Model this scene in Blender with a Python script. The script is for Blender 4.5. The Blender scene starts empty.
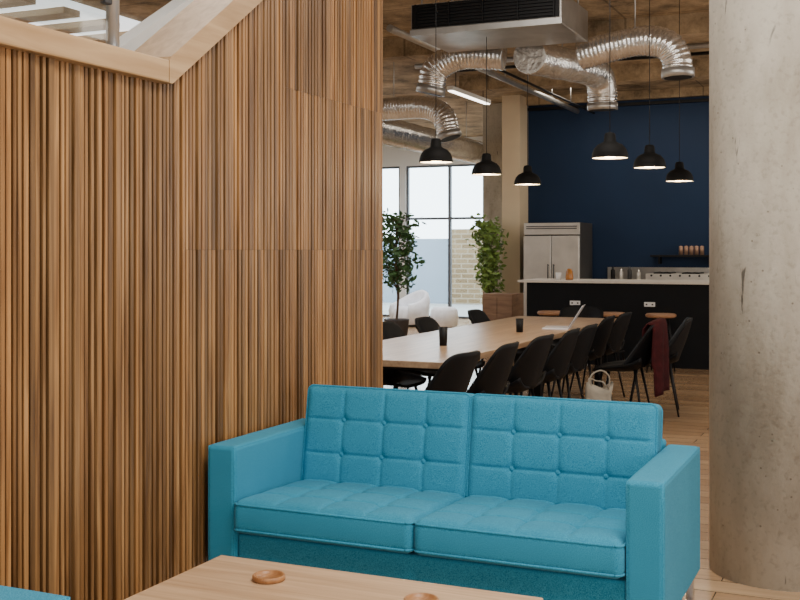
import bpy, bmesh, math, random
from mathutils import Vector, Matrix, Euler
random.seed(7)
scene = bpy.context.scene
COL = scene.collection

# ------------------------------------------------------------------ materials
def newmat(name):
    m = bpy.data.materials.new(name); m.use_nodes = True
    nt = m.node_tree; b = nt.nodes['Principled BSDF']
    return m, nt, b
def N(nt, t, **kw):
    n = nt.nodes.new(t)
    for k, v in kw.items(): setattr(n, k, v)
    return n
def rgba(c): return (c[0], c[1], c[2], 1)
def coords(nt, scale, kind='Object'):
    tc = N(nt, 'ShaderNodeTexCoord'); mp = N(nt, 'ShaderNodeMapping')
    mp.inputs['Scale'].default_value = scale
    nt.links.new(tc.outputs[kind], mp.inputs['Vector'])
    return mp.outputs['Vector']
def ramp(nt, fac, c1, c2, p1=0.3, p2=0.7):
    r = N(nt, 'ShaderNodeValToRGB')
    r.color_ramp.elements[0].position = p1; r.color_ramp.elements[0].color = rgba(c1)
    r.color_ramp.elements[1].position = p2; r.color_ramp.elements[1].color = rgba(c2)
    nt.links.new(fac, r.inputs['Fac']); return r.outputs['Color']
def bump(nt, b, h, strength=0.3, dist=0.01):
    bp = N(nt, 'ShaderNodeBump'); bp.inputs['Strength'].default_value = strength
    bp.inputs['Distance'].default_value = dist
    nt.links.new(h, bp.inputs['Height']); nt.links.new(bp.outputs['Normal'], b.inputs['Normal'])
def plain(name, c, rough=0.5, metal=0.0, var=0.08, scale=12, bmp=0.0, spec=0.5):
    m, nt, b = newmat(name)
    v = coords(nt, (scale,)*3)
    n = N(nt, 'ShaderNodeTexNoise'); n.inputs['Scale'].default_value = 1; n.inputs['Detail'].default_value = 4
    nt.links.new(v, n.inputs['Vector'])
    c1 = tuple(max(0, x*(1-var)) for x in c); c2 = tuple(min(1, x*(1+var)) for x in c)
    nt.links.new(ramp(nt, n.outputs['Fac'], c1, c2), b.inputs['Base Color'])
    b.inputs['Roughness'].default_value = rough; b.inputs['Metallic'].default_value = metal
    b.inputs['Specular IOR Level'].default_value = spec
    if bmp: bump(nt, b, n.outputs['Fac'], bmp)
    return m
def wood(name, c1, c2, scale, rough=0.5, tone=False, bmp=0.1, p1=0.3, p2=0.7):
    m, nt, b = newmat(name)
    v = coords(nt, scale)
    n = N(nt, 'ShaderNodeTexNoise'); n.inputs['Scale'].default_value = 1
    n.inputs['Detail'].default_value = 7; n.inputs['Distortion'].default_value = 0.6
    nt.links.new(v, n.inputs['Vector'])
    col = ramp(nt, n.outputs['Fac'], c1, c2, p1, p2)
    if tone:
        at = N(nt, 'ShaderNodeAttribute', attribute_name='tone')
        mx = N(nt, 'ShaderNodeMix', data_type='RGBA', blend_type='MULTIPLY')
        mx.inputs['Factor'].default_value = 1
        nt.links.new(col, mx.inputs['A']); nt.links.new(at.outputs['Color'], mx.inputs['B'])
        col = mx.outputs['Result']
    nt.links.new(col, b.inputs['Base Color'])
    b.inputs['Roughness'].default_value = rough
    bump(nt, b, n.outputs['Fac'], bmp, 0.004)
    return m
def emit(name, c, s):
    m, nt, b = newmat(name)
    b.inputs['Base Color'].default_value = rgba(c)
    b.inputs['Emission Color'].default_value = rgba(c); b.inputs['Emission Strength'].default_value = s
    return m

M = {}
M['slat'] = wood('slat_wood', (0.175, 0.078, 0.023), (0.44, 0.225, 0.080), (40, 40, 1.6), 0.36, True, 0.15, 0.34, 0.66)
M['slatback'] = wood('slat_backing', (0.018, 0.008, 0.004), (0.035, 0.016, 0.007), (20, 20, 2), 0.9)
M['cap'] = wood('cap_wood', (0.40, 0.24, 0.11), (0.56, 0.37, 0.195), (25, 2, 25), 0.45)
M['oak'] = wood('oak_top', (0.42, 0.26, 0.14), (0.62, 0.42, 0.25), (2.0, 34, 34), 0.42)
M['oaky'] = wood('oak_table', (0.32, 0.20, 0.12), (0.50, 0.35, 0.22), (28, 2.0, 28), 0.3)
M['coaster'] = wood('coaster_wood', (0.25, 0.10, 0.035), (0.42, 0.20, 0.075), (60, 8, 20), 0.4)
M['beam'] = wood('batten_wood', (0.36, 0.24, 0.13), (0.52, 0.37, 0.22), (1.5, 12, 12), 0.6)
M['brownwood'] = wood('brown_wood', (0.20, 0.11, 0.065), (0.33, 0.20, 0.12), (3, 3, 20), 0.5)
M['seatwood'] = wood('stool_wood', (0.26, 0.12, 0.055), (0.42, 0.22, 0.11), (3, 20, 20), 0.5)
M['white'] = plain('white_paint', (0.78, 0.77, 0.74), 0.7, var=0.03, scale=3)
M['cream'] = plain('cream_paint', (0.64, 0.52, 0.36), 0.7, var=0.06, scale=2)
M['palewall'] = plain('pale_plaster', (0.66, 0.66, 0.64), 0.7, var=0.04, scale=2)
M['blue'] = plain('navy_wall', (0.0055, 0.021, 0.060), 0.65, var=0.08, scale=1.2, spec=0.3)
M['black'] = plain('black_metal', (0.006, 0.006, 0.007), 0.5, var=0.2, spec=0.25)
M['shade'] = plain('black_enamel', (0.002, 0.002, 0.002), 0.7, var=0.2, spec=0.2)
M['blackshell'] = plain('black_shell', (0.003, 0.0035, 0.005), 0.6, var=0.2, spec=0.2)
M['islandm'] = plain('island_black', (0.003, 0.004, 0.006), 0.6, var=0.2, scale=3, spec=0.2)
M['steel'] = plain('stainless', (0.72, 0.69, 0.64), 0.34, 0.65, var=0.10, scale=4)
M['satin'] = plain('satin_steel', (0.50, 0.50, 0.50), 0.35, 0.7, var=0.04)
M['chrome'] = plain('chrome', (0.75, 0.75, 0.76), 0.15, 1.0, var=0.03)
M['darkgrey'] = plain('dark_grey', (0.05, 0.05, 0.052), 0.5, 0.4, var=0.2)
M['fridgeside'] = plain('dark_steel', (0.09, 0.085, 0.08), 0.45, 0.5, var=0.1)
M['frame'] = plain('window_frame', (0.09, 0.095, 0.105), 0.5, 0.2, var=0.1)
M['galv'] = plain('galvanised', (0.50, 0.50, 0.49), 0.36, 0.75, var=0.15, scale=6)
M['unit'] = plain('unit_metal', (0.36, 0.35, 0.33), 0.34, 0.75, var=0.2, scale=5)
M['tan'] = plain('tan_leather', (0.42, 0.20, 0.07), 0.5)
M['burgundy'] = plain('burgundy_cloth', (0.038, 0.005, 0.007), 0.9, var=0.3, scale=20, spec=0.2)
M['canvas'] = plain('canvas', (0.27, 0.25, 0.21), 0.9, var=0.2)
M['whitefab'] = plain('white_fabric', (0.85, 0.86, 0.90), 0.85)
M['worktop'] = plain('worktop', (0.72, 0.67, 0.60), 0.35, var=0.04)
M['leafA'] = plain('leaf_green', (0.045, 0.12, 0.03), 0.5, var=0.6, scale=9)
M['leafB'] = plain('leaf_light_green', (0.16, 0.26, 0.05), 0.5, var=0.5, scale=9)
M['bark'] = plain('bark', (0.10, 0.06, 0.035), 0.9)
M['terra'] = plain('dark_pot', (0.06, 0.05, 0.05), 0.7)
M['soil'] = plain('soil', (0.04, 0.025, 0.015), 1)
M['plastic'] = plain('white_plastic', (0.8, 0.8, 0.8), 0.4, var=0.02)
M['alu'] = plain('aluminium', (0.72, 0.72, 0.78), 0.35, 0.4, var=0.03)
M['screen'] = plain('screen_glass', (0.02, 0.02, 0.03), 0.1)
M['amber'] = plain('amber_glass', (0.45, 0.18, 0.04), 0.15)
M['copper'] = plain('copper', (0.42, 0.26, 0.18), 0.4, 0.4)
M['glow'] = emit('bulb_glow', (1.0, 0.80, 0.55), 16)
M['lining'] = plain('warm_white_enamel', (0.8, 0.74, 0.62), 0.5, var=0.02)
M['tube'] = emit('tube_glow', (1.0, 0.93, 0.82), 6)

def fabric():
    m, nt, b = newmat('blue_fabric')
    v = coords(nt, (1, 1, 1))
    w = N(nt, 'ShaderNodeTexNoise'); w.inputs['Scale'].default_value = 380; w.inputs['Detail'].default_value = 3
    nt.links.new(v, w.inputs['Vector'])
    n = N(nt, 'ShaderNodeTexNoise'); n.inputs['Scale'].default_value = 6; nt.links.new(v, n.inputs['Vector'])
    c1 = ramp(nt, w.outputs['Fac'], (0.010, 0.165, 0.285), (0.065, 0.38, 0.55), 0.32, 0.70)
    mx = N(nt, 'ShaderNodeMix', data_type='RGBA', blend_type='MULTIPLY'); mx.inputs['Factor'].default_value = 0.3
    nt.links.new(c1, mx.inputs['A']); nt.links.new(ramp(nt, n.outputs['Fac'], (0.7, 0.75, 0.8), (1, 1, 1)), mx.inputs['B'])
    nt.links.new(mx.outputs['Result'], b.inputs['Base Color'])
    b.inputs['Roughness'].default_value = 1.0
    b.inputs['Specular IOR Level'].default_value = 0.2
    b.inputs['Sheen Weight'].default_value = 0.05
    bump(nt, b, w.outputs['Fac'], 0.45, 0.002)
    return m
M['fabric'] = fabric()

def concrete():
    m, nt, b = newmat('raw_concrete')
    v = coords(nt, (1, 1, 1)); vs = coords(nt, (1.3, 1.3, 0.5)); vd = coords(nt, (10, 10, 1.8))
    n = N(nt, 'ShaderNodeTexNoise'); n.inputs['Scale'].default_value = 2.6; n.inputs['Detail'].default_value = 12; n.inputs['Roughness'].default_value = 0.62
    n2 = N(nt, 'ShaderNodeTexNoise'); n2.inputs['Scale'].default_value = 40; n2.inputs['Detail'].default_value = 6
    n3 = N(nt, 'ShaderNodeTexNoise'); n3.inputs['Scale'].default_value = 5; n3.inputs['Detail'].default_value = 14; n3.inputs['Roughness'].default_value = 0.8
    n4 = N(nt, 'ShaderNodeTexNoise'); n4.inputs['Scale'].default_value = 1; n4.inputs['Detail'].default_value = 8; n4.inputs['Distortion'].default_value = 1.8
    vo = N(nt, 'ShaderNodeTexVoronoi'); vo.inputs['Scale'].default_value = 16
    nt.links.new(vs, n.inputs['Vector']); nt.links.new(vd, n4.inputs['Vector'])
    for x in (n2, n3, vo): nt.links.new(v, x.inputs['Vector'])
    def mul(a, bcol, f):
        mx = N(nt, 'ShaderNodeMix', data_type='RGBA', blend_type='MULTIPLY'); mx.inputs['Factor'].default_value = f
        nt.links.new(a, mx.inputs['A']); nt.links.new(bcol, mx.inputs['B']); return mx.outputs['Result']
    c = ramp(nt, n.outputs['Fac'], (0.35, 0.31, 0.245), (0.55, 0.51, 0.43), 0.34, 0.60)
    c = mul(c, ramp(nt, n2.outputs['Fac'], (0.55, 0.53, 0.50), (1, 1, 1), 0.32, 0.46), 0.35)
    c = mul(c, ramp(nt, n3.outputs['Fac'], (0.12, 0.11, 0.10), (1, 1, 1), 0.315, 0.36), 0.75)
    c = mul(c, ramp(nt, n4.outputs['Fac'], (0.06, 0.055, 0.05), (1, 1, 1), 0.285, 0.325), 0.75)
    c = mul(c, ramp(nt, vo.outputs['Distance'], (0.3, 0.27, 0.24), (1, 1, 1), 0.05, 0.09), 0.7)
    nt.links.new(c, b.inputs['Base Color'])
    b.inputs['Roughness'].default_value = 0.8
    bump(nt, b, n2.outputs['Fac'], 0.25, 0.008)
    return m
M['concrete'] = concrete()

def ceilmat():
    m, nt, b = newmat('ceiling_soffit')
    v = coords(nt, (1, 1, 1))
    n = N(nt, 'ShaderNodeTexNoise'); n.inputs['Scale'].default_value = 1.6; n.inputs['Detail'].default_value = 14; n.inputs['Roughness'].default_value = 0.78
    nt.links.new(v, n.inputs['Vector'])
    br = N(nt, 'ShaderNodeTexBrick'); br.inputs['Scale'].default_value = 1; br.offset = 0
    br.inputs['Brick Width'].default_value = 2.4; br.inputs['Row Height'].default_value = 1.2; br.inputs['Mortar Size'].default_value = 0.012
    br.inputs['Color1'].default_value = (1, 1, 1, 1); br.inputs['Color2'].default_value = (0.84, 0.84, 0.84, 1); br.inputs['Mortar'].default_value = (0.5, 0.5, 0.5, 1)
    nt.links.new(v, br.inputs['Vector'])
    mx = N(nt, 'ShaderNodeMix', data_type='RGBA', blend_type='MULTIPLY'); mx.inputs['Factor'].default_value = 1
    nt.links.new(ramp(nt, n.outputs['Fac'], (0.14, 0.10, 0.056), (0.60, 0.445, 0.275), 0.38, 0.62), mx.inputs['A']); nt.links.new(br.outputs['Color'], mx.inputs['B'])
    nt.links.new(mx.outputs['Result'], b.inputs['Base Color']); b.inputs['Roughness'].default_value = 0.9
    bump(nt, b, n.outputs['Fac'], 0.6, 0.04)
    return m
M['ceil'] = ceilmat()

def floormat():
    m, nt, b = newmat('plank_floor')
    v = coords(nt, (1, 1, 1))
    br = N(nt, 'ShaderNodeTexBrick'); br.inputs['Scale'].default_value = 1
    br.inputs['Brick Width'].default_value = 1.3; br.inputs['Row Height'].default_value = 0.16
    br.inputs['Mortar Size'].default_value = 0.003
    br.inputs['Color1'].default_value = (0.40, 0.25, 0.14, 1); br.inputs['Color2'].default_value = (0.54, 0.37, 0.22, 1); br.inputs['Mortar'].default_value = (0.10, 0.06, 0.03, 1)
    nt.links.new(v, br.inputs['Vector'])
    v2 = coords(nt, (2, 30, 1)); n = N(nt, 'ShaderNodeTexNoise'); n.inputs['Scale'].default_value = 1; n.inputs['Detail'].default_value = 6
    nt.links.new(v2, n.inputs['Vector'])
    mx = N(nt, 'ShaderNodeMix', data_type='RGBA', blend_type='MULTIPLY'); mx.inputs['Factor'].default_value = 0.6
    nt.links.new(br.outputs['Color'], mx.inputs['A']); nt.links.new(ramp(nt, n.outputs['Fac'], (0.6, 0.6, 0.6), (1, 1, 1)), mx.inputs['B'])
    nt.links.new(mx.outputs['Result'], b.inputs['Base Color']); b.inputs['Roughness'].default_value = 0.17
    return m
M['floor'] = floormat()

def brickmat():
    m, nt, b = newmat('yellow_brick')
    tc = N(nt, 'ShaderNodeTexCoord'); mp = N(nt, 'ShaderNodeMapping'); mp.inputs['Rotation'].default_value = (math.pi/2, 0, 0)
    nt.links.new(tc.outputs['Object'], mp.inputs['Vector'])
    br = N(nt, 'ShaderNodeTexBrick'); br.inputs['Scale'].default_value = 1
    br.inputs['Brick Width'].default_value = 0.36; br.inputs['Row Height'].default_value = 0.13; br.inputs['Mortar Size'].default_value = 0.016
    br.inputs['Color1'].default_value = (0.155, 0.10, 0.045, 1); br.inputs['Color2'].default_value = (0.22, 0.15, 0.075, 1); br.inputs['Mortar'].default_value = (0.28, 0.23, 0.16, 1)
    nt.links.new(mp.outputs['Vector'], br.inputs['Vector']); nt.links.new(br.outputs['Color'], b.inputs['Base Color'])
    b.inputs['Roughness'].default_value = 0.9
    return m
M['brick'] = brickmat()

def ductmat():
    m, nt, b = newmat('foil_duct')
    v = coords(nt, (1, 1, 1))
    n = N(nt, 'ShaderNodeTexNoise'); n.inputs['Scale'].default_value = 12; n.inputs['Detail'].default_value = 3; n.inputs['Distortion'].default_value = 0.8
    nt.links.new(v, n.inputs['Vector'])
    nt.links.new(ramp(nt, n.outputs['Fac'], (0.66, 0.65, 0.63), (0.94, 0.94, 0.92)), b.inputs['Base Color'])
    b.inputs['Metallic'].default_value = 0.88; b.inputs['Roughness'].default_value = 0.22
    bump(nt, b, n.outputs['Fac'], 0.40, 0.025)
    return m
M['duct'] = ductmat()

def glassmat(name, fac):
    m, nt, b = newmat(name)
    out = nt.nodes['Material Output']
    tr = N(nt, 'ShaderNodeBsdfTransparent'); tr.inputs['Color'].default_value = (0.93, 0.97, 0.97, 1)
    gl = N(nt, 'ShaderNodeBsdfGlossy'); gl.inputs['Roughness'].default_value = 0.03
    mx = N(nt, 'ShaderNodeMixShader'); mx.inputs['Fac'].default_value = fac
    nt.links.new(tr.outputs[0], mx.inputs[1]); nt.links.new(gl.outputs[0], mx.inputs[2]); nt.links.new(mx.outputs[0], out.inputs['Surface'])
    return m
M['glass'] = glassmat('thin_glass', 0.05); M['glass2'] = glassmat('balustrade_glass', 0.16)

# ------------------------------------------------------------------ helpers
def finish(name, bm, mat, parent=None, smooth=False, loc=(0, 0, 0), rot=(0, 0, 0)):
    me = bpy.data.meshes.new(name)
    bmesh.ops.recalc_face_normals(bm, faces=bm.faces[:])
    bm.to_mesh(me); bm.free()
    ob = bpy.data.objects.new(name, me); COL.objects.link(ob)
    if isinstance(mat, (list, tuple)):
        for x in mat: me.materials.append(x)
    else: me.materials.append(mat)
    if smooth:
        for p in me.polygons: p.use_smooth = True
    if parent: ob.parent = parent
    ob.location = loc; ob.rotation_euler = rot
    return ob
def addbox(bm, lo, hi, bevel=0.0, seg=2, mtx=None):
    r = bmesh.ops.create_cube(bm, size=1)
    vs = r['verts']
    for v in vs:
        v.co = Vector([(lo[i]+hi[i])/2 + v.co[i]*(hi[i]-lo[i]) for i in range(3)])
    if bevel:
        es = list({e for v in vs for e in v.link_edges})
        rr = bmesh.ops.bevel(bm, geom=es, offset=bevel, segments=seg, profile=0.5, affect='EDGES')
        vs = list({v for f in rr['faces'] for v in f.verts} | {v for v in vs if v.is_valid})
    if mtx is not None: bmesh.ops.transform(bm, matrix=mtx, verts=vs)
    return vs
def box(name, lo, hi, mat, parent=None, bevel=0.0, seg=2, **kw):
    bm = bmesh.new(); addbox(bm, lo, hi, bevel, seg)
    return finish(name, bm, mat, parent, smooth=False, **kw)
def addtube(bm, pts, radii, n=12, cap=True):
    pts = [Vector(p) for p in pts]
    if not isinstance(radii, (list, tuple)): radii = [radii]*len(pts)
    rings = []; up = None
    for i, p in enumerate(pts):
        a = pts[max(0, i-1)]; b = pts[min(len(pts)-1, i+1)]
        t = (b-a).normalized()
        if up is None:
            up = Vector((0, 0, 1)) if abs(t.z) < 0.9 else Vector((1, 0, 0))
        s = t.cross(up).normalized(); up = s.cross(t).normalized()
        rings.append([bm.verts.new(p + (s*math.cos(k*2*math.pi/n) + up*math.sin(k*2*math.pi/n))*radii[i]) for k in range(n)])
    for i in range(len(rings)-1):
        for k in range(n):
            bm.faces.new((rings[i][k], rings[i][(k+1) % n], rings[i+1][(k+1) % n], rings[i+1][k]))
    if cap:
        bm.faces.new(rings[0][::-1]); bm.faces.new(rings[-1])
def tube(name, pts, radii, mat, parent=None, n=12, smooth=True, **kw):
    bm = bmesh.new(); addtube(bm, pts, radii, n)
    ob = finish(name, bm, mat, parent, smooth=False, **kw)
    if smooth:
        for p in ob.data.polygons: p.use_smooth = len(p.vertices) == 4
    return ob
def lathe(name, prof, mat, parent=None, n=32, **kw):
    bm = bmesh.new(); rings = []
    for r, z in prof:
        if r < 1e-5: rings.append([bm.verts.new((0, 0, z))])
        else: rings.append([bm.verts.new((r*math.cos(k*2*math.pi/n), r*math.sin(k*2*math.pi/n), z)) for k in range(n)])
    for a, b in zip(rings, rings[1:]):
        for k in range(n):
            k2 = (k+1) % n
            if len(a) == 1 and len(b) == 1: continue
            if len(a) == 1: bm.faces.new((a[0], b[k2], b[k]))
            elif len(b) == 1: bm.faces.new((a[k], a[k2], b[0]))
            else: bm.faces.new((a[k], a[k2], b[k2], b[k]))
    return finish(name, bm, mat, parent, smooth=True, **kw)
def spline(cps, per=10):
    P = [Vector(p) for p in cps]; P = [2*P[0]-P[1]] + P + [2*P[-1]-P[-2]]
    out = []
    for i in range(1, len(P)-2):
        for k in range(per):
            t = k/per; a, b, c, d = P[i-1:i+3]
            out.append(0.5*((2*b)+(c-a)*t+(2*a-5*b+4*c-d)*t*t+(3*b-a-3*c+d)*t**3))
    out.append(P[-2]); return out
def empty(name, loc, label, cat, rotz=0, group=None):
    e = bpy.data.objects.new(name, None); e.empty_display_size = 0.1
    COL.objects.link(e); e.location = loc; e.rotation_euler = (0, 0, rotz)
    e['label'] = label; e['category'] = cat
    if group: e['group'] = group
    return e
def tag(ob, label, cat, group=None):
    ob['label'] = label; ob['category'] = cat
    if group: ob['group'] = group
    return ob
def struct(ob): ob['kind'] = 'structure'; return ob
def clone(src, loc, rotz=None, label=None):
    c = src.copy(); COL.objects.link(c); c.location = loc
    if rotz is not None: c.rotation_euler = (0, 0, rotz)
    if label: c['label'] = label
    def rec(a, b):
        for ch in [o for o in bpy.data.objects if o.parent == a]:
            k = ch.copy(); COL.objects.link(k); k.parent = b; rec(ch, k)
    rec(src, c); return c

# ------------------------------------------------------------------ room shell
CZ = 3.7
struct(box('floor', (-11, -3, -0.1), (4, 21.2, 0), M['floor']))
struct(box('ceiling', (-11, -3, CZ), (4, 21.2, CZ+0.15), M['ceil']))
struct(box('wall_back', (-5.0, 16.0, 0), (4, 16.2, CZ), M['blue']))
struct(box('wall_right', (4.0, -3, 0), (4.15, 16.2, CZ), M['white']))
struct(box('wall_left', (-11.15, -3, 0), (-11, 21.2, CZ), M['white']))
struct(box('wall_front', (-11.15, -3.15, 0), (4.15, -3, CZ), M['white']))
struct(box('wall_side', (-5.28, 15.6, 0), (-5.002, 21.0, CZ), M['cream']))
def wall_far():
    bm = bmesh.new()
    addbox(bm, (-11, 21.0, 3.15), (-5.28, 21.2, CZ))
    addbox(bm, (-9.36, 21.0, 0), (-9.22, 21.2, 3.15))
    addbox(bm, (-7.30, 21.0, 0), (-5.28, 21.2, 3.15))
    return struct(finish('wall_far', bm, M['palewall']))
wall_far()
def window(idx, x0, x1, z0, z1, cols, rows):
    bm = bmesh.new(); t = 0.04; y0, y1 = 21.04, 21.12
    addbox(bm, (x0, y0, z0), (x1, y1, z0+t)); addbox(bm, (x0, y0, z1-t), (x1, y1, z1))
    addbox(bm, (x0, y0, z0+t), (x0+t, y1, z1-t)); addbox(bm, (x1-t, y0, z0+t), (x1, y1, z1-t))
    for c in cols: addbox(bm, (c-t*0.7, y0, z0+t), (c+t*0.7, y1, z1-t))
    for r in rows: addbox(bm, (x0+t, y0+0.01, r-t*0.6), (x1-t, y1-0.01, r+t*0.6))
    w = struct(finish('window_%d' % idx, bm, M['frame']))
    box('pane', (x0+t, 21.075, z0+t), (x1-t, 21.083, z1-t), M['glass'], w)
    return w
window(1, -9.22, -7.30, 0, 3.15, [-8.26], [2.05])
window(2, -10.98, -9.36, 0, 3.15, [-10.2], [2.05])

# slatted stair wall -------------------------------------------------
YK = 3.40; ZC = 2.02; SL = 0.69
def ztop(y): return min(ZC + max(0, y-YK)*SL, CZ-0.02)
def slat_wall():
    bm = bmesh.new()
    cl = bm.loops.layers.float_color.new('tone')
    def prism(xa, xb, y0, y1, z0, z1a, z1b, mi, tone, ch=0.0):
        def ring(za, zb):
            return [bm.verts.new(c) for c in ((xa, y0, za), (xb-ch, y0, za), (xb, y0+ch, za), (xb, y1-ch, zb), (xb-ch, y1, zb), (xa, y1, zb))]
        a = ring(z0, z0); b = ring(z1a, z1b); fs = []
        for k in range(6): fs.append(bm.faces.new((a[k], a[(k+1) % 6], b[(k+1) % 6], b[k])))
        fs.append(bm.faces.new(a[::-1])); fs.append(bm.faces.new(b))
        for f in fs:
            f.material_index = mi
            for l in f.loops: l[cl] = (tone[0], tone[1], tone[2], 1)
    for a, b in [(1.0, YK), (YK, 5.35)]:
        va = [bm.verts.new(c) for c in ((-2.62, a, 0), (-2.5, a, 0), (-2.5, b, 0), (-2.62, b, 0))]
        vb = [bm.verts.new(c) for c in ((-2.62, a, ztop(a)), (-2.5, a, ztop(a)), (-2.5, b, ztop(b)), (-2.62, b, ztop(b)))]
        fs = [bm.faces.new((va[k], va[(k+1) % 4], vb[(k+1) % 4], vb[k])) for k in range(4)] + [bm.faces.new(va[::-1]), bm.faces.new(vb)]
        for f in fs:
            f.material_index = 1
            for l in f.loops: l[cl] = (1, 1, 1, 1)
    y = 1.0
    while y < 5.34:
        w = random.choice([0.013, 0.016, 0.020, 0.026]) if y < 3.12 else random.choice([0.014, 0.017, 0.019])
        if y + w > 5.35: w = 5.35 - y
        g = random.choice([0.006, 0.009, 0.012]) if y < 3.12 else random.choice([0.008, 0.011])
        if y < 3.53: js = []
        elif y < 4.30: js = [1.4]
        else: js = [1.4, 2.13]
        cuts = [0.0] + js + [None]
        d = random.choice([0.015, 0.019, 0.023, 0.027]) if y < 3.12 else random.choice([0.017, 0.020, 0.023])
        for i in range(len(cuts)-1):
            t = random.choice([random.uniform(0.48, 0.7), random.uniform(0.72, 0.95), random.uniform(0.85, 1.05), random.uniform(1.0, 1.25)]); warm = random.uniform(-0.08, 0.03)
            tone = (t*(1+warm), t, t*(1-warm*1.5))
            z0 = cuts[i] + (0.001 if i else 0)
            if cuts[i+1] is None: za, zb = ztop(y), ztop(y+w)
            else: za = zb = cuts[i+1]
            prism(-2.505, -2.5+d+random.choice([0, 0.001]), y, y+w, z0, za, zb, 0, tone, 0.0025)
        y += w + g
    return struct(finish('wall_slatted', bm, [M['slat'], M['slatback']]))
slat_wall()
def caps():
    bm = bmesh.new()
    addbox(bm, (-2.66, 1.0, ZC), (-2.44, YK-0.02, ZC+0.085), 0.006)
    struct(finish('trim_1', bm, M['cap']))
    bm = bmesh.new(); z2 = CZ-0.16; y2 = YK+(z2-ZC)/SL
    a = [bm.verts.new(c) for c in ((-2.66, YK-0.02, ZC), (-2.44, YK-0.02, ZC), (-2.44, YK-0.02, ZC+0.085), (-2.66, YK-0.02, ZC+0.085))]
    m_ = [bm.verts.new(c) for c in ((-2.66, YK, ZC), (-2.44, YK, ZC), (-2.44, YK-0.01, ZC+0.10), (-2.66, YK-0.01, ZC+0.10))]
    b = [bm.verts.new(c) for c in ((-2.66, y2, z2), (-2.44, y2, z2), (-2.44, y2, z2+0.13), (-2.66, y2, z2+0.13))]
    for p, q in ((a, m_), (m_, b)):
        for k in range(4): bm.faces.new((p[k], p[(k+1) % 4], q[(k+1) % 4], q[k]))
    bm.faces.new(a[::-1]); bm.faces.new(b)
    struct(finish('trim_2', bm, M['cap']))
caps()
def parapet():
    bm = bmesh.new()
    prof = [(2.0, 0), (2.0, 2.02), (3.97, 2.02), (6.6, 2.02+0.62*(6.6-3.97)), (6.6, 0)]
    a = [bm.verts.new((-3.82, y, z)) for y, z in prof]; b = [bm.verts.new((-3.70, y, z)) for y, z in prof]
    n = len(prof)
    for k in range(n): bm.faces.new((a[k], a[(k+1) % n], b[(k+1) % n], b[k]))
    bm.faces.new(a[::-1]); bm.faces.new(b)
    struct(finish('wall_stair', bm, M['white']))
parapet()
bm = bmesh.new()
yy = 6.2
while yy < 14:
    addbox(bm, (-10.9, yy, 3.57), (-6.9, yy+0.22, 3.63)); yy += 0.58
struct(finish('trim_3', bm, M['beam']))
struct(box('trim_4', (-10.9, 6.0, 3.64), (-6.9, 14.4, CZ), emit('skylight_panel', (0.92, 0.96, 1.0), 1.5)))
struct(box('trim_5', (-5.2, 10.9, 3.5), (4, 11.2, CZ), M['ceil']))
struct(box('trim_6', (-5.2, 13.6, 3.5), (4, 13.9, CZ), M['ceil']))
struct(box('trim_7', (-5.0, 15.90, 3.58), (4, 16.0, CZ), M['ceil']))
struct(box('trim_8', (-5.0, 15.95, 3.50), (4, 16.0, 3.54), M['black']))
struct(box('trim_9', (-3.78, 15.975, 0.961), (1.0, 16.0, 1.15), plain('splash_steel', (0.40, 0.39, 0.37), 0.3, 0.95, var=0.1)))

bal = empty('glass_balustrade', (-2.55, 3.19, ZC+0.085), 'clear glass balustrade with round steel post on timber cap', 'railing')
tube('post', [(0, 0, 0), (0, 0, 0.95)], 0.024, M['satin'], bal, n=24)
lathe('base_plate', [(0, 0), (0.045, 0), (0.045, 0.012), (0.026, 0.018), (0, 0.018)], M['satin'], bal)
for z in (0.17, 0.72):
    bm = bmesh.new(); addbox(bm, (-0.014, -0.055, z), (0.014, -0.015, z+0.04), 0.005)
    finish('glass_clamp', bm, M['darkgrey'], bal)
box('glass_pane', (-0.005, -2.0, 0.04), (0.005, -0.03, 0.9), M['glass2'], bal)
tube('handrail', [(0, -2.05, 0.96), (0, 0.1, 0.96)], 0.022, M['satin'], bal)

bm = bmesh.new()
bmesh.ops.create_cone(bm, cap_ends=True, segments=96, radius1=0.30, radius2=0.30, depth=CZ)
bmesh.ops.translate(bm, verts=bm.verts[:], vec=(0, 0, CZ/2))
c = finish('concrete_column', bm, M['concrete'], loc=(-0.435, 5.06, 0), rot=(0, 0, 2.1))
for p in c.data.polygons: p.use_smooth = len(p.vertices) == 4
tag(c, 'round raw concrete column with pitted stained surface', 'column')
tag(box('concrete_pillar', (-0.17, -0.17, 0), (0.17, 0.17, CZ), M['concrete'], loc=(-5.68, 16.5, 0), bevel=0.01), 'square raw concrete pillar beside tall window', 'column')

struct(box('floor_outside', (-30, 21.21, -0.2), (6, 60, -0.02), plain('paving', (0.3, 0.3, 0.29), 0.9)))
tag(box('brick_boundary_wall', (-10.62, 27, -0.05), (-3, 27.3, 1.95), M['brick']), 'low yellow brick wall outside the window', 'wall')
tag(box('rendered_boundary_wall', (-18, 27.05, -0.05), (-10.63, 27.3, 1.7), plain('pale_blue_render', (0.22, 0.27, 0.33), 0.8, var=0.05, scale=1)), 'low pale blue rendered wall outside the window', 'wall')

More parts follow.
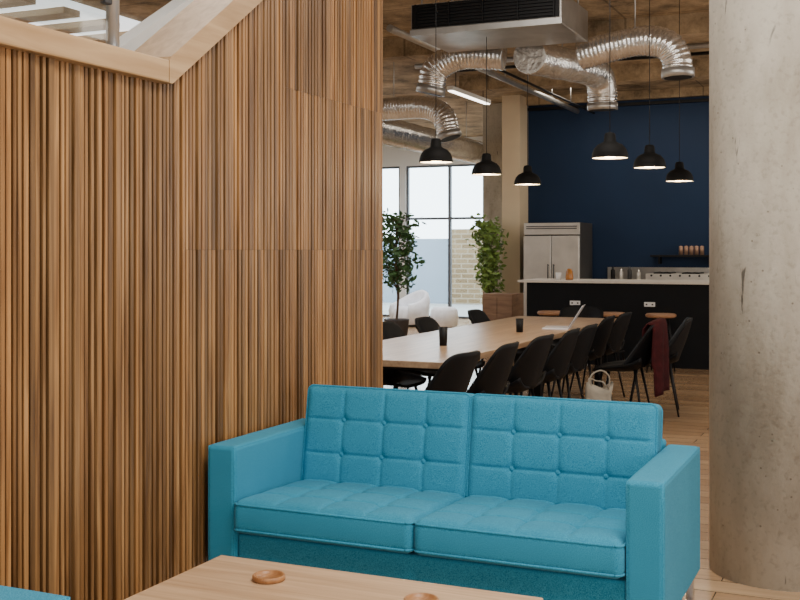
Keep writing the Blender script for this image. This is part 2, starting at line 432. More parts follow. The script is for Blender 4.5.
# ------------------------------------------------------------------ upholstery
def samples(L, n, r):
    s = [0, r*0.06, r*0.2, r*0.45, r*0.75]
    k = [r + (L-2*r)*i/n for i in range(n+1)]
    return s + k + [L-x for x in s[::-1]]
def cushion(name, w, h, t, nc, nr, parent, mat, mode, loc, rot=(0, 0, 0), A=0.0055, B=0.010, P=0.004, crown=0.005, gw=0.006):
    r = min(t*0.35, 0.034); rc = 0.028
    xs = samples(w, 110, r); zs = samples(h, 72, r)
    bm = bmesh.new()
    def outline(x, z):
        ex, ez = min(x, w-x), min(z, h-z)
        if ex < rc and ez < rc:
            px, pz = rc-ex, rc-ez; L = math.hypot(px, pz)
            if L > 0:
                k = max(px, pz)/L; px *= k; pz *= k
            nx = rc-px; nz = rc-pz
            x = nx if x < w/2 else w-nx; z = nz if z < h/2 else h-nz
        return x, z
    def pos(x, z, n_):
        x, z = outline(x, z)
        if mode == 'back': return (x-w/2, -n_, z)
        return (x-w/2, z, n_)
    F = []; Bk = []
    for x in xs:
        fr = []; bk = []
        for z in zs:
            e = min(x, w-x, z, h-z); q = min(e, r)/r
            half = t/2 - r + r*math.sqrt(max(0, 1-(1-q)**2))
            fade = min(1, e/0.04)
            u = x/w*nc; v = z/h*nr
            du = min((abs(u-k) for k in range(1, nc)))*w/nc; dv = min((abs(v-k) for k in range(1, nr)))*h/nr
            gr = A*max(math.exp(-(du/gw)**2), math.exp(-(dv/gw)**2))
            node = B*math.exp(-((du*du+dv*dv)/0.022**2))
            pil = P*(abs(math.sin(math.pi*u))*abs(math.sin(math.pi*v)))**0.7
            cr = crown*math.sin(math.pi*x/w)*math.sin(math.pi*z/h)
            fr.append(bm.verts.new(pos(x, z, half + cr + fade*(pil - gr - node))))
            bk.append(bm.verts.new(pos(x, z, -half)))
        F.append(fr); Bk.append(bk)
    nx, nz = len(xs), len(zs)
    for i in range(nx-1):
        for j in range(nz-1):
            bm.faces.new((F[i][j], F[i+1][j], F[i+1][j+1], F[i][j+1]))
            bm.faces.new((Bk[i][j], Bk[i][j+1], Bk[i+1][j+1], Bk[i+1][j]))
    for i in range(nx-1):
        bm.faces.new((F[i][0], Bk[i][0], Bk[i+1][0], F[i+1][0])); bm.faces.new((F[i][-1], F[i+1][-1], Bk[i+1][-1], Bk[i][-1]))
    for j in range(nz-1):
        bm.faces.new((F[0][j], F[0][j+1], Bk[0][j+1], Bk[0][j])); bm.faces.new((F[-1][j], Bk[-1][j], Bk[-1][j+1], F[-1][j+1]))
    ob = finish(name, bm, mat, parent, smooth=True, loc=loc, rot=rot)
    for i in range(1, nc):
        for j in range(1, nr):
            x = w*i/nc; z = h*j/nr
            n_ = t/2 + crown*math.sin(math.pi*x/w)*math.sin(math.pi*z/h) - A - B + 0.004
            p = pos(x, z, n_)
            bm = bmesh.new(); bmesh.ops.create_uvsphere(bm, u_segments=14, v_segments=8, radius=0.010)
            s = (1, 0.5, 1) if mode == 'back' else (1, 1, 0.5)
            bmesh.ops.scale(bm, vec=s, verts=bm.verts[:])
            finish('button', bm, mat, ob, smooth=True, loc=p)
    for sgn in (1, -1):
        pts = []
        ins = 0.003; rr = rc
        nn = (t/2-r*0.5)*sgn
        for cx, cz, a0 in ((w-rr, rr, -90), (w-rr, h-rr, 0), (rr, h-rr, 90), (rr, rr, 180)):
            for k in range(7):
                a = math.radians(a0+k*15)
                X = cx+(rr-ins)*math.cos(a)-w/2; Z = cz+(rr-ins)*math.sin(a)
                pts.append((X, -nn, Z) if mode == 'back' else (X, Z, nn))
        pts.append(pts[0])
        tube('piping', pts, 0.0045, mat, ob, n=8)
    return ob
def arm(name, lo, hi, parent):
    bm = bmesh.new(); addbox(bm, lo, hi, 0.020, 5)
    ob = finish(name, bm, M['fabric'], parent)
    for p in ob.data.polygons: p.use_smooth = True
    md = ob.modifiers.new('wn', 'WEIGHTED_NORMAL')
    for x in (lo[0]+0.008, hi[0]-0.008):
        i = 0.008
        pts = [(x, lo[1]+i, lo[2]+i), (x, hi[1]-i, lo[2]+i), (x, hi[1]-i, hi[2]-i), (x, lo[1]+i, hi[2]-i), (x, lo[1]+i, lo[2]+i)]
        dense = []
        for a, b in zip(pts, pts[1:]):
            for k in range(8): dense.append(Vector(a).lerp(Vector(b), k/8))
        dense.append(Vector(pts[0]))
        tube('piping', dense, 0.0050, M['fabric'], ob, n=8)
    return ob
def sofa(name, W, D, loc, rotz, label, cat, ncush):
    s = empty(name, loc, label, cat, rotz)
    a = 0.13; zb = 0.155; za = 0.64
    arm('armrest', (-W/2, 0, zb), (-W/2+a, D, za), s)
    arm('armrest', (W/2-a, 0, zb), (W/2, D, za), s)
    bm = bmesh.new(); addbox(bm, (-W/2+a, 0.02, zb), (W/2-a, D-0.07, 0.30), 0.012, 3)
    finish('seat_base', bm, M['fabric'], s)
    bm = bmesh.new(); addbox(bm, (-W/2+a, D-0.065, zb), (W/2-a, D, 0.66), 0.016, 4)
    finish('back_frame', bm, M['fabric'], s)
    iw = W-2*a; cw = iw/ncush
    for k in range(ncush):
        cx = -iw/2 + cw*(k+0.5)
        cushion('seat_cushion', cw-0.002, D-0.08, 0.13, 4, 4, s, M['fabric'], 'seat', (cx, -0.025, 0.375), rot=(math.radians(-2.2), 0, 0), P=0.008, crown=0.010, A=0.007, B=0.014, gw=0.008)
        cushion('back_cushion', cw-0.002, 0.43, 0.125, 4, 3, s, M['fabric'], 'back', (cx, D-0.195, 0.385), rot=(math.radians(-9), 0, 0))
    for x in (-W/2+0.035, W/2-0.035):
        for y in (0.035, D-0.035):
            bm = bmesh.new(); addbox(bm, (x-0.014, y-0.014, 0), (x+0.014, y+0.014, zb+0.01), 0.003)
            finish('leg', bm, M['chrome'], s)
    return s
sofa('sofa', 1.77, 0.76, (-1.555, 3.62, 0), 0, 'teal blue tufted two-seat fabric sofa with chrome legs', 'sofa', 2)
sofa('armchair', 0.80, 0.76, (-1.645, 1.525, 0), math.radians(90), 'matching teal blue fabric armchair beside the slatted wall', 'armchair', 1)

# ------------------------------------------------------------------ coffee table
ct = empty('coffee_table', (-1.445, 2.62, 0), 'low light oak coffee table with black steel legs', 'table')
bm = bmesh.new(); addbox(bm, (-0.56, -0.44, 0.365), (0.535, 0.44, 0.40), 0.004)
finish('table_top', bm, M['oak'], ct)
for x in (-0.48, 0.48):
    for y in (-0.38, 0.38):
        bm = bmesh.new(); addbox(bm, (x-0.018, y-0.018, 0), (x+0.018, y+0.018, 0.366), 0.002); finish('leg', bm, M['black'], ct)
for y in (-0.38, 0.38):
    box('rail', (-0.462, y-0.012, 0.34), (0.462, y+0.012, 0.365), M['black'], ct)
co = lathe('coaster', [(0, 0), (0.046, 0), (0.050, 0.003), (0.050, 0.014), (0.047, 0.017), (0.042, 0.014), (0.040, 0.008), (0, 0.008)], M['coaster'], n=48, loc=(-1.72, 2.885, 0.40))
tag(co, 'round turned wooden coaster on the coffee table', 'coaster', 'wooden coasters')
c2 = clone(co, (-1.21, 2.865, 0.40))

# ------------------------------------------------------------------ dining table
TY0, TY1 = 6.08, 10.7
dt = empty('dining_table', (-2.94, (TY0+TY1)/2, 0), 'long light oak communal table with black legs', 'table')
hl = (TY1-TY0)/2
bm = bmesh.new(); addbox(bm, (-0.51, -hl, 0.69), (0.51, hl, 0.73), 0.004); finish('table_top', bm, M['oaky'], dt)
for y in (-hl+0.35, 0, hl-0.35):
    for x in (-0.40, 0.40):
        bm = bmesh.new(); addbox(bm, (x-0.03, y-0.03, 0), (x+0.03, y+0.03, 0.69), 0.003); finish('leg', bm, M['black'], dt)
    box('cross_bar', (-0.37, y-0.025, 0.64), (0.37, y+0.025, 0.69), M['black'], dt)

# ------------------------------------------------------------------ chairs
def chair(name, loc, rotz, mat, label, legmat):
    c = empty(name, loc, label, 'chair', rotz, 'dining chairs around the long table')
    def surf(part, fn, nu=20, nv=16, th=0.018):
        bm = bmesh.new(); g = []
        for i in range(nu+1):
            g.append([bm.verts.new(fn(-1+2*i/nu, j/nv)) for j in range(nv+1)])
        for i in range(nu):
            for j in range(nv): bm.faces.new((g[i][j], g[i+1][j], g[i+1][j+1], g[i][j+1]))
        ob = finish(part, bm, mat, c, smooth=True)
        md = ob.modifiers.new('s', 'SOLIDIFY'); md.thickness = th; md.offset = 0
        return ob
    def seat(u, v):
        w = 0.255*(1-0.12*(1-v)**3)
        edge = 0.06*u**4*(0.3+v)
        y = 0.23 - 0.43*v - 0.03*u*u*(1-v)
        z = 0.435 + edge - 0.02*(1-v)**4 - 0.012*math.sin(math.pi*v) + 0.03*max(0, v-0.8)/0.2
        return (u*w, y, z)
    def back(u, v):
        w = 0.252 - 0.022*v
        y = -0.20 - 0.035*math.sin(v*math.pi/2) - 0.085*v + (0.16-0.09*v)*u*u
        z = 0.455 + 0.365*v - 0.065*(abs(u)**5)*v*v
        return (u*w, y, z)
    surf('seat', seat); surf('backrest', back)
    for sx in (-1, 1):
        for sy in (-1, 1):
            tube('leg', [(sx*0.15, sy*0.13-0.0, 0.43), (sx*0.225, sy*0.21, 0.0)], [0.012, 0.008], legmat, c, n=10)
    return c
ch = chair('dining_chair', (-2.49, 5.92, 0), math.radians(84), M['blackshell'], 'black moulded shell chair with thin black legs', M['black'])
for x, y, r in [(-2.46, 6.58, 91), (-2.44, 7.30, 87), (-2.42, 7.93, 93), (-2.42, 8.47, 90), (-2.01, 9.00, 92), (-1.86, 9.55, 100), (-2.54, 9.60, 92), (-2.52, 10.2, 88)]:
    clone(ch, (x, y, 0), math.radians(r))
for x, y, r in [(-3.38, 7.4, -92), (-3.42, 8.06, -86), (-3.38, 8.72, -90), (-3.40, 10.05, -90), (-2.94, 11.02, 180)]:
    clone(ch, (x, y, 0), math.radians(r))
chair('dining_chair', (-4.20, 8.45, 0), math.radians(-100), M['tan'], 'tan brown shell chair behind the long table', M['black'])

def tumbler(loc, h, r):
    t = lathe('tumbler', [(0, 0), (r*0.85, 0), (r, h), (r*0.88, h), (r*0.76, 0.01), (0, 0.01)], M['black'], loc=loc)
    return tag(t, 'black tumbler standing on the long table', 'cup')
tumbler((-2.86, 7.17, 0.73), 0.13, 0.032)
tumbler((-2.76, 8.60, 0.73), 0.11, 0.032)
lp = empty('laptop', (-2.60, 9.14, 0.73), 'open silver laptop on the long table', 'laptop', math.radians(-80))
bm = bmesh.new(); addbox(bm, (-0.16, -0.11, 0), (0.16, 0.11, 0.012), 0.003); finish('laptop_base', bm, M['alu'], lp)
bm = bmesh.new(); addbox(bm, (-0.16, 0, 0), (0.16, 0.006, 0.225), 0.002); sc = finish('laptop_lid', bm, M['alu'], lp, loc=(0, 0.105, 0.012), rot=(math.radians(-32), 0, 0))
box('screen', (-0.15, -0.003, 0.012), (0.15, -0.0005, 0.215), M['screen'], sc)

tb = empty('tote_bag', (-1.97, 7.96, 0), 'grey beige canvas tote bag standing on the floor', 'bag', math.radians(35))
bm = bmesh.new()
g = []
for j in range(15):
    v = j/14; z = 0.40*v
    wx = 0.13*(1-0.3*v) + 0.01*math.sin(v*9); wy = 0.085*(1-0.75*v) + 0.006
    row = []
    for k in range(28):
        a = k*2*math.pi/28; ca, sa = math.cos(a), math.sin(a)
        sx = math.copysign(abs(ca)**0.6, ca); sy = math.copysign(abs(sa)**0.7, sa)
        row.append(bm.verts.new((sx*wx + 0.03*v*v + 0.008*math.sin(v*14+a), sy*wy*(1+0.15*math.sin(3*a+v*8)), z + 0.035*v*math.sin(a*2+1))))
    g.append(row)
for j in range(14):
    for k in range(28): bm.faces.new((g[j][k], g[j][(k+1) % 28], g[j+1][(k+1) % 28], g[j+1][k]))
bm.faces.new(g[0][::-1]); bm.faces.new(g[-1])
finish('bag_body', bm, M['canvas'], tb, smooth=True)
tube('handle', spline([(-0.04, -0.02, 0.38), (-0.05, -0.03, 0.48), (0.02, -0.05, 0.52), (0.09, -0.03, 0.47), (0.09, -0.02, 0.38)], 6), 0.006, M['canvas'], tb, n=8)
tube('handle', spline([(-0.04, 0.02, 0.38), (-0.03, 0.06, 0.45), (0.03, 0.09, 0.43), (0.08, 0.06, 0.42), (0.09, 0.02, 0.38)], 6), 0.006, M['canvas'], tb, n=8)
def jacket(loc, rz):
    bm = bmesh.new(); g = []; nu, nv = 24, 26
    for i in range(nu+1):
        u = -1+2*i/nu; row = []
        for j in range(nv+1):
            v = j/nv
            s = (v-0.28)*0.80
            fold = 0.016*math.sin(u*9+v*2)*min(1, abs(s)*4)
            if s < 0: z = 0.845+s; y = -0.270+0.05*(-s)
            else: y = -0.352-0.02*s; z = 0.845-s
            if abs(s) < 0.03: z = 0.852-abs(s)*0.5; y = -0.318+(-0.034 if s >= 0 else 0.048)*abs(s)/0.03
            y += 0.07*u*u*(1 if s < 0.35 else 0.8)
            z -= 0.04*u*u
            row.append(bm.verts.new((u*(0.17+0.03*v), y-fold*(1 if s > 0 else 0), z)))
        g.append(row)
    for i in range(nu):
        for j in range(nv): bm.faces.new((g[i][j], g[i+1][j], g[i+1][j+1], g[i][j+1]))
    ob = finish('jacket', bm, M['burgundy'], smooth=True, loc=loc, rot=(0, 0, rz))
    md = ob.modifiers.new('s', 'SOLIDIFY'); md.thickness = 0.012; md.offset = 0
    tag(ob, 'burgundy jacket draped over the back of a black chair', 'clothing')
jacket((-2.01, 9.00, 0), math.radians(92))

# ------------------------------------------------------------------ pendants
def pendant(loc):
    z0 = loc[2]
    p = empty('pendant_lamp', loc, 'black metal dome pendant lamp hanging on a black cord', 'lamp', 0, 'black dome pendant lamps over the tables')
    lathe('lamp_shade', [(0.119, 0), (0.120, 0.010), (0.116, 0.035), (0.105, 0.064), (0.082, 0.090), (0.052, 0.104), (0.040, 0.112), (0.036, 0.155), (0.030, 0.168), (0.006, 0.174), (0.006, 0.165), (0.024, 0.158), (0.030, 0.106), (0.076, 0.086), (0.101, 0.060), (0.112, 0.032), (0.117, 0.001), (0.119, 0)], M['shade'], p)
    lathe('shade_lining', [(0.1165, 0.003), (0.111, 0.032), (0.099, 0.058), (0.075, 0.083), (0.03, 0.104), (0.0, 0.105)], M['lining'], p)
    lathe('bulb', [(0, 0.004), (0.035, 0.007), (0.058, 0.02), (0.056, 0.042), (0.028, 0.075), (0.0, 0.08)], M['glow'], p, n=20)
    tube('cord', [(0, 0, 0.17), (0, 0, CZ-z0-0.03)], 0.0028, M['black'], p, n=8)
    lathe('ceiling_rose', [(0, CZ-z0-0.04), (0.03, CZ-z0-0.035), (0.045, CZ-z0), (0, CZ-z0)], M['black'], p, n=24)
    return p
PL = [(-2.94, 7.23, 2.02), (-2.94, 8.30, 2.0), (-2.94, 9.39, 1.98), (-1.70, 7.25, 2.01), (-1.63, 8.22, 2.01), (-1.68, 9.78, 2.0)]
P0 = pendant(PL[0])
for l in PL[1:]: clone(P0, l)
for l in PL:
    li = bpy.data.lights.new('bulb_light', 'POINT'); li.energy = 8; li.color = (1, 0.76, 0.48); li.shadow_soft_size = 0.04
    lo = bpy.data.objects.new('bulb_light', li); COL.objects.link(lo); lo.location = (l[0], l[1], l[2]-0.06)

# ------------------------------------------------------------------ ceiling plant
ac = empty('ceiling_air_unit', (-2.865, 8.43, 3.1), 'galvanised metal air handling unit hung under the ceiling', 'air unit')
bm = bmesh.new(); addbox(bm, (-0.615, -0.40, 0), (0.615, 0.40, 0.25), 0.008); finish('unit_casing', bm, M['unit'], ac)
bm = bmesh.new()
addbox(bm, (-0.60, -0.415, 0.055), (0.60, -0.401, 0.24))
for k in range(7): addbox(bm, (-0.57, -0.43, 0.065+k*0.025), (0.57, -0.414, 0.072+k*0.025))
for k in range(5): addbox(bm, (-0.57+k*0.2825, -0.435, 0.055), (-0.56+k*0.2825, -0.414, 0.24))
finish('grille', bm, M['black'], ac)
box('edge_trim', (-0.62, -0.412, 0.0), (0.62, -0.401, 0.045), M['galv'], ac)
for x in (-0.55, 0.55):
    for y in (-0.33, 0.33): tube('hanger_rod', [(x, y, 0.25), (x, y, 0.60)], 0.006, M['galv'], ac, n=8)
def duct(cps, r, label, hang, corr=0.004, per=24, end=True, mat='duct', name='air_duct'):
    pts = spline(cps, per)
    L = [0]
    for a, b in zip(pts, pts[1:]): L.append(L[-1]+(b-a).length)
    n = int(L[-1]/0.009); out = []; j = 0
    for i in range(n+1):
        s = L[-1]*i/n
        while j < len(L)-2 and L[j+1] < s: j += 1
        f = (s-L[j])/max(1e-6, L[j+1]-L[j]); out.append(pts[j].lerp(pts[j+1], f))
    rad = [r + corr*math.sin(i*math.pi/2) + 0.003*math.sin(i*0.11) for i in range(len(out))]
    o = Vector(cps[0])
    e = empty(name, o, label, 'duct')
    tube('duct_hose', [p-o for p in out], rad, M[mat], e, n=32)
    if end:
        q = out[-1]-o; t = (out[-1]-out[-4]).normalized()
        tube('collar', [q-t*0.02, q+t*0.05], r+0.010, M['galv'], e, n=32)
        tube('outlet', [q+t*0.045, q+t*0.054], r-0.01, M['black'], e, n=28)
    for h in hang:
        p = min(out, key=lambda a: abs(a.x-h[0])+abs(a.y-h[1]))-o
        tube('hanger_rod', [(p.x, p.y, p.z+r), (p.x, p.y, CZ-o.z)], 0.005, M['galv'], e, n=8)
    return e
duct([(-3.06, 9.10, 3.08), (-3.22, 9.08, 3.10), (-3.47, 9.06, 3.10), (-3.68, 9.06, 3.01), (-3.73, 9.06, 2.84)], 0.12, 'silver foil flexible duct bending down from the air unit', [(-3.3, 9.06)])
duct([(-2.79, 8.96, 3.04), (-2.76, 9.5, 3.08), (-2.70, 10.4, 3.15), (-2.68, 10.9, 3.16), (-2.68, 11.08, 3.04), (-2.68, 11.1, 2.88)], 0.145, 'long silver foil flexible duct running from the air unit', [(-2.7, 9.8)])
duct([(-2.36, 9.0, 3.02), (-2.10, 8.99, 3.07), (-1.84, 8.97, 3.10), (-1.64, 8.95, 3.05), (-1.56, 8.95, 2.93), (-1.55, 8.95, 2.83)], 0.12, 'silver foil flexible duct arching beside the air unit', [(-1.9, 8.97)])
duct([(-5.72, 11.5, 3.0), (-5.3, 11.5, 3.02), (-4.85, 11.5, 3.02), (-4.60, 11.5, 2.92), (-4.52, 11.5, 2.70)], 0.13, 'silver flexible duct with downturned end', [(-5.2, 11.5)])
duct([(-6.0, 10.2, 2.95), (-6.0, 14, 2.95), (-6.0, 19, 2.95)], 0.18, 'straight silver spiral duct along the ceiling', [(-6.0, 12), (-6.0, 16)], corr=0.004)
def pipe(p0, p1, r, mat, label):
    o = Vector(p0); e = empty('conduit_pipe', o, label, 'pipe')
    d = Vector(p1)-o
    tube('pipe_run', [(0, 0, 0), d], r, M[mat], e, n=12)
    for k in (0.2, 0.5, 0.8):
        q = d*k; tube('pipe_clip', [(q.x, q.y, q.z), (q.x, q.y, CZ-o.z)], 0.006, M['galv'], e, n=6)
pipe((-5.1, 11.9, 3.56), (3.9, 11.9, 3.56), 0.03, 'galv', 'thin galvanised conduit pipe under the ceiling')
pipe((-5.1, 12.5, 3.58), (3.9, 12.5, 3.58), 0.02, 'black', 'thin black conduit pipe under the ceiling')
pipe((-4.2, 9.2, 3.44), (-4.2, 15.85, 3.44), 0.035, 'galv', 'thin galvanised conduit pipe under the ceiling')
pipe((-0.9, 7.0, 3.44), (-0.9, 15.85, 3.44), 0.03, 'galv', 'thin galvanised conduit pipe under the ceiling')
pipe((-3.95, 9.4, 3.40), (-3.95, 15.85, 3.40), 0.015, 'black', 'thin black conduit pipe under the ceiling')

tl = empty('linear_lamp', (-4.9, 13.2, 3.35), 'slim white linear ceiling lamp', 'lamp')
box('lamp_housing', (-0.04, -0.7, 0.0), (0.04, 0.7, 0.05), M['white'], tl)
box('diffuser', (-0.03, -0.68, -0.012), (0.03, 0.68, 0.0), M['tube'], tl)
for y in (-0.5, 0.5): tube('hanger_rod', [(0, y, 0.05), (0, y, 0.35)], 0.005, M['black'], tl, n=8)

# ------------------------------------------------------------------ kitchen
isl = empty('kitchen_island', (-2.2, 13.6, 0), 'black kitchen island with pale worktop', 'kitchen island')
box('island_body', (-1.95, -0.38, 0.0), (2.2, 0.4, 0.995), M['islandm'], isl)
bm = bmesh.new(); addbox(bm, (-2.06, -0.42, 0.995), (2.25, 0.44, 1.025), 0.004); finish('worktop', bm, M['worktop'], isl)
def socket(x):
    s = empty('power_socket', (x, 13.219, 0.75), 'white double power socket on the island front', 'socket', 0, 'island power sockets')
    bm = bmesh.new(); addbox(bm, (-0.065, -0.012, -0.027), (0.065, 0, 0.027), 0.003); finish('faceplate', bm, M['plastic'], s)
    for k in (-0.035, 0.035): box('socket_hole', (k-0.010, -0.0135, -0.010), (k+0.010, -0.011, 0.008), M['darkgrey'], s)
socket(-3.53); socket(-2.62)
def stool(loc):
    s = empty('bar_stool', loc, 'bar stool with brown seat and black legs at the island', 'stool', 0, 'bar stools at the island')
    lathe('seat', [(0, 0.63), (0.15, 0.625), (0.17, 0.635), (0.175, 0.655), (0.16, 0.67), (0, 0.665)], M['seatwood'], s)
    for a in (45, 135, 225, 315):
        c_, s_ = math.cos(math.radians(a)), math.sin(math.radians(a))
        tube('leg', [(0.10*c_, 0.10*s_, 0.63), (0.19*c_, 0.19*s_, 0)], 0.010, M['black'], s, n=10)
    pts = [(0.158*math.cos(math.radians(k*15)), 0.158*math.sin(math.radians(k*15)), 0.22) for k in range(25)]
    tube('footrest', pts, 0.008, M['black'], s, n=8)
    return s
S0 = stool((-3.69, 12.75, 0))
for x in (-2.98, -2.40): clone(S0, (x, 12.75, 0))

fr = empty('refrigerator', (-4.40, 15.55, 0), 'double-door stainless steel commercial refrigerator', 'refrigerator')
bm = bmesh.new(); addbox(bm, (-0.41, -0.33, 0.08), (0.41, 0.36, 1.79), 0.006); finish('cabinet', bm, M['fridgeside'], fr)
for sx, x0, x1 in ((0, -0.408, -0.006), (1, 0.006, 0.408)):
    bm = bmesh.new(); addbox(bm, (x0, -0.385, 0.12), (x1, -0.332, 1.60), 0.008)
    d = finish('door', bm, M['steel'], fr)
    hx = x1-0.035 if sx == 0 else x0+0.035
    tube('handle', [(hx, -0.41, 0.95), (hx, -0.41, 1.20)], 0.008, M['darkgrey'], d, n=10)
    box('handle_mount', (hx-0.008, -0.405, 0.96), (hx+0.008, -0.384, 0.975), M['darkgrey'], d)
    box('handle_mount', (hx-0.008, -0.405, 1.175), (hx+0.008, -0.384, 1.19), M['darkgrey'], d)
bm = bmesh.new(); addbox(bm, (-0.408, -0.37, 1.62), (0.408, -0.332, 1.785), 0.004)
finish('top_panel', bm, M['steel'], fr)
bm = bmesh.new()
for k in range(2): addbox(bm, (-0.37, -0.376, 1.70+k*0.03), (0.37, -0.369, 1.712+k*0.03))
finish('vent', bm, M['darkgrey'], fr)
for x in (-0.35, 0.35):
    for y in (-0.27, 0.28): tube('foot', [(x, y, 0), (x, y, 0.085)], 0.025, M['black'], fr, n=12)

kc = empty('back_counter', (-2.0, 15.65, 0), 'stainless steel kitchen counter against the navy wall', 'counter')
box('counter_body', (-1.75, -0.3, 0.0), (3.0, 0.34, 0.92), M['islandm'], kc)
box('counter_top', (-1.78, -0.33, 0.92), (3.0, 0.32, 0.96), M['steel'], kc)
ck = empty('gas_hob', (-2.3, 15.60, 0.961), 'low stainless steel hob with small dark knobs', 'hob')
bm = bmesh.new(); addbox(bm, (-0.80, -0.24, 0), (0.80, 0.26, 0.11), 0.005); finish('hob_body', bm, M['steel'], ck)
for k in range(12):
    x = -0.72+k*0.13; tube('knob', [(x, -0.24, 0.085), (x, -0.26, 0.085)], 0.014, M['black'], ck, n=12)
for k in range(4):
    bm = bmesh.new(); x = -0.58+k*0.385
    for q in (-0.1, 0, 0.1): addbox(bm, (x+q-0.006, -0.2, 0.11), (x+q+0.006, 0.2, 0.13))
    for q in (-0.2, 0.19): addbox(bm, (x-0.12, q, 0.11), (x+0.12, q+0.01, 0.125))
    finish('pan_support', bm, M['black'], ck)
for x, h, mk in [(-3.62, 0.2, 'black'), (-3.5, 0.17, 'steel'), (-3.38, 0.2, 'darkgrey'), (-3.25, 0.16, 'steel')]:
    r = 0.03
    j = lathe('storage_jar', [(0, 0), (r, 0), (r, h*0.75), (r*0.5, h*0.85), (r*0.5, h), (0, h)], M[mk], loc=(x, 15.62, 0.961), n=16)
    tag(j, 'small kitchen jar on the steel counter', 'jar', 'jars on the steel counter')
sh = empty('wall_shelf', (-2.3, 15.9, 1.30), 'black metal wall shelf on the navy wall', 'shelf')
box('shelf_board', (-0.82, -0.14, 0), (0.82, 0.099, 0.03), M['black'], sh)
for x in (-0.7, 0.0, 0.7): box('bracket', (x-0.012, -0.10, -0.10), (x+0.012, 0.074, 0.0), M['black'], sh)
for k in range(5):
    j = lathe('canister', [(0, 0), (0.030, 0), (0.030, 0.115), (0.024, 0.125), (0, 0.13)], M['copper'], loc=(-2.70+k*0.072, 15.85, 1.331), n=20)
    tag(j, 'copper canister on the black shelf', 'canister', 'copper canisters on the shelf')
k1 = lathe('glass_jar', [(0, 0), (0.045, 0), (0.05, 0.03), (0.04, 0.11), (0.028, 0.125), (0.028, 0.14), (0, 0.14)], M['amber'], loc=(-3.68, 13.5, 1.025)); tag(k1, 'amber glass jar on the island worktop', 'jar')
k2 = lathe('cup', [(0, 0), (0.03, 0), (0.038, 0.09), (0.033, 0.09), (0.027, 0.008), (0, 0.008)], M['plastic'], loc=(-3.82, 13.5, 1.025)); tag(k2, 'small white cup on the island worktop', 'cup')

cb = empty('low_cabinet', (-4.83, 14.25, 0), 'low mid-brown wooden cabinet beside the island', 'cabinet')
bm = bmesh.new(); addbox(bm, (-0.20, -0.22, 0), (0.23, 0.25, 0.81), 0.004); finish('cabinet_body', bm, M['brownwood'], cb)
for x0, x1 in ((-0.195, 0.013), (0.017, 0.225)):
    bm = bmesh.new(); addbox(bm, (x0, -0.238, 0.05), (x1, -0.221, 0.77), 0.003); d = finish('door', bm, M['brownwood'], cb)
    kx = x1-0.02 if x0 < -0.1 else x0+0.02
    tube('knob', [(kx, -0.238, 0.45), (kx, -0.255, 0.45)], 0.008, M['black'], d, n=10)

# ------------------------------------------------------------------ plants
def tree(name, loc, h, zlo, R, leaf, label, nleaf=1000):
    t = empty(name, loc, label, 'plant')
    lathe('pot', [(0, 0), (0.15, 0), (0.19, 0.34), (0.195, 0.36), (0.17, 0.36), (0.16, 0.31), (0, 0.31)], M['terra'], t)
    lathe('soil', [(0, 0.318), (0.163, 0.318), (0.16, 0.30), (0, 0.30)], M['soil'], t, n=24)
    bm = bmesh.new()
    addtube(bm, spline([(0, 0, 0.31), (0.02, 0.01, h*0.35), (-0.02, 0.02, h*0.6), (0.01, 0, h*0.95)], 6), 0.018, 10)
    tips = []
    for k in range(26):
        z = zlo + (h*0.9-zlo)*k/25; a = k*2.4
        rr = R*random.uniform(0.6, 1.1)*math.sin(math.pi*min(1, max(0.15, (z-zlo+0.15)/(h-zlo+0.2))))**0.5
        q = Vector((rr*math.cos(a), rr*math.sin(a), z+0.14)); addtube(bm, [(0, 0, z-0.05), q*0.5+Vector((0, 0, z*0.5)), q], [0.008, 0.006, 0.003], 6); tips.append((Vector((0, 0, z)), q))
    finish('trunk', bm, M['bark'], t, smooth=True)
    bm = bmesh.new()
    for k in range(nleaf):
        a, b = random.choice(tips); p = a.lerp(b, random.uniform(0.3, 1.1)) + Vector([random.gauss(0, 0.05) for _ in range(3)])
        s = random.uniform(0.03, 0.06); m = Matrix.Translation(p) @ Euler([random.uniform(0, 6.28) for _ in range(3)]).to_matrix().to_4x4()
        vs = [bm.verts.new(m @ Vector(c)) for c in ((0, -s, 0), (s*0.42, -s*0.2, 0.006), (s*0.35, s*0.5, 0.004), (0, s*1.1, 0), (-s*0.35, s*0.5, 0.004), (-s*0.42, -s*0.2, 0.006))]
        bm.faces.new(vs)
    finish('foliage', bm, leaf, t)
tree('potted_tree', (-6.78, 15.1, 0), 2.02, 0.80, 0.34, M['leafA'], 'dark green potted tree near the tall window')
tree('potted_tree', (-5.38, 15.3, 0), 1.87, 0.72, 0.21, M['leafB'], 'light green potted tree beside the concrete pillar', 1000)

lc = empty('lounge_chair', (-8.1, 18.6, 0), 'rounded white upholstered tub chair by the window', 'armchair', math.radians(-30))
bm = bmesh.new()
g = []
for i in range(33):
    a = math.radians(-130 + 260*i/32)
    hh = 0.42 + 0.24*math.cos(a/1.45)**2
    ring = []
    for rr, z in ((0.26, 0.28), (0.28, hh-0.06), (0.31, hh), (0.36, hh-0.03), (0.39, hh-0.15), (0.36, 0.1), (0.30, 0.04)):
        ring.append(bm.verts.new((rr*math.sin(a), rr*math.cos(a), z)))
    g.append(ring)
for i in range(32):
    for j in range(6): bm.faces.new((g[i][j], g[i+1][j], g[i+1][j+1], g[i][j+1]))
bm.faces.new(g[0]); bm.faces.new(g[-1][::-1])
finish('shell', bm, M['whitefab'], lc, smooth=True)
lathe('seat', [(0, 0.05), (0.27, 0.05), (0.29, 0.15), (0.28, 0.30), (0.24, 0.35), (0, 0.36)], M['whitefab'], lc)
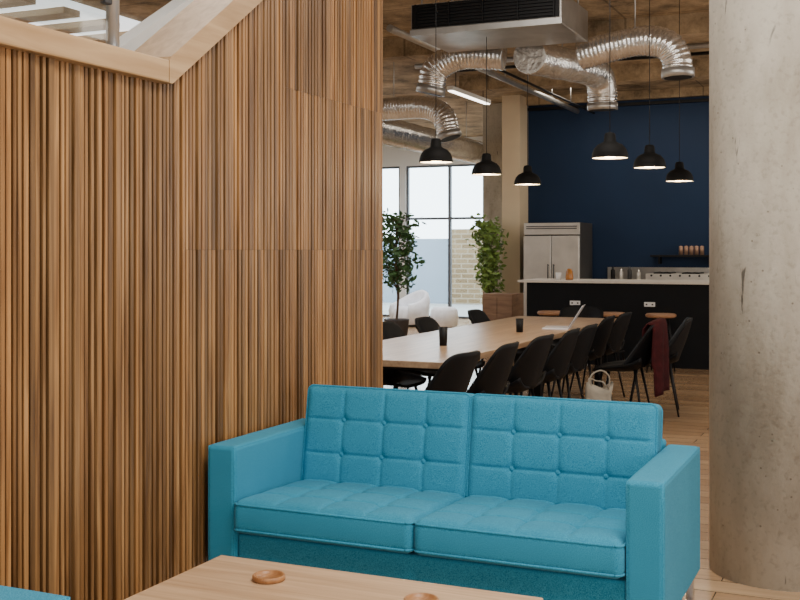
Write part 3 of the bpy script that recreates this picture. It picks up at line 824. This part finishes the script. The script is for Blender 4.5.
lathe('base', [(0, 0), (0.2, 0), (0.2, 0.05), (0, 0.05)], M['darkgrey'], lc)
pf = lathe('pouf', [(0, 0), (0.18, 0.0), (0.24, 0.05), (0.255, 0.18), (0.24, 0.32), (0.18, 0.37), (0, 0.38)], M['whitefab'], loc=(-7.32, 18.4, 0)); tag(pf, 'round white upholstered pouf by the window', 'pouf')

# ------------------------------------------------------------------ light
w = bpy.data.worlds.new('World'); scene.world = w; w.use_nodes = True
bg = w.node_tree.nodes['Background']; bg.inputs['Color'].default_value = (0.82, 0.91, 1.0, 1); bg.inputs['Strength'].default_value = 8.5
def area(loc, rot, sx, sy, e, col=(1, 0.95, 0.88)):  # area lights added as interior fill, not fixtures of the room
    li = bpy.data.lights.new('fill_light', 'AREA'); li.shape = 'RECTANGLE'; li.size = sx; li.size_y = sy; li.energy = e; li.color = col
    o = bpy.data.objects.new('fill_light', li); COL.objects.link(o); o.location = loc; o.rotation_euler = rot
area((-0.3, 2.6, 3.6), (0, 0, 0), 1.6, 1.6, 130, (1, 0.94, 0.86))
area((3.6, 2.0, 1.9), (0, math.radians(90), 0), 2.6, 4, 125, (1.0, 0.97, 0.94))  # added side fill standing in for windows on the right
area((-0.5, -2.6, 2.0), (math.radians(90), 0, 0), 4, 2, 95, (0.95, 0.97, 1.0))  # added front fill, evens out the light on the column
area((-1.5, 6.4, 3.6), (0, 0, 0), 2.5, 1.5, 70, (1, 0.92, 0.82))
area((-3.2, 4.2, 3.65), (0, 0, 0), 0.8, 1.6, 22)  # added over the stairwell to brighten the shadowed stair wall
area((2.5, 10.5, 3.0), (0, math.radians(60), 0), 3, 5, 95, (1, 0.92, 0.82))
area((3.2, 12.0, 1.6), (0, math.radians(100), 0), 2, 4, 65, (1, 0.94, 0.86))
area((-2.5, 14.6, 3.65), (0, 0, 0), 3.5, 0.6, 55, (1, 0.88, 0.72))  # added kitchen fill, brightens the refrigerator
area((-7.8, 17.8, 3.6), (0, 0, 0), 2, 2, 150, (0.95, 0.97, 1))
area((-8.5, 10.0, 3.4), (0, 0, 0), 3, 4, 90, (0.95, 0.97, 1))

# ------------------------------------------------------------------ camera
cd = bpy.data.cameras.new('camera'); cam = bpy.data.objects.new('camera', cd); COL.objects.link(cam)
cam.location = (0, 0, 1.4); cam.rotation_euler = (math.radians(90), 0, math.radians(24))
cd.sensor_width = 36; cd.lens = 36*1100/800; cd.shift_y = -50/800
cd.clip_end = 200
scene.camera = cam
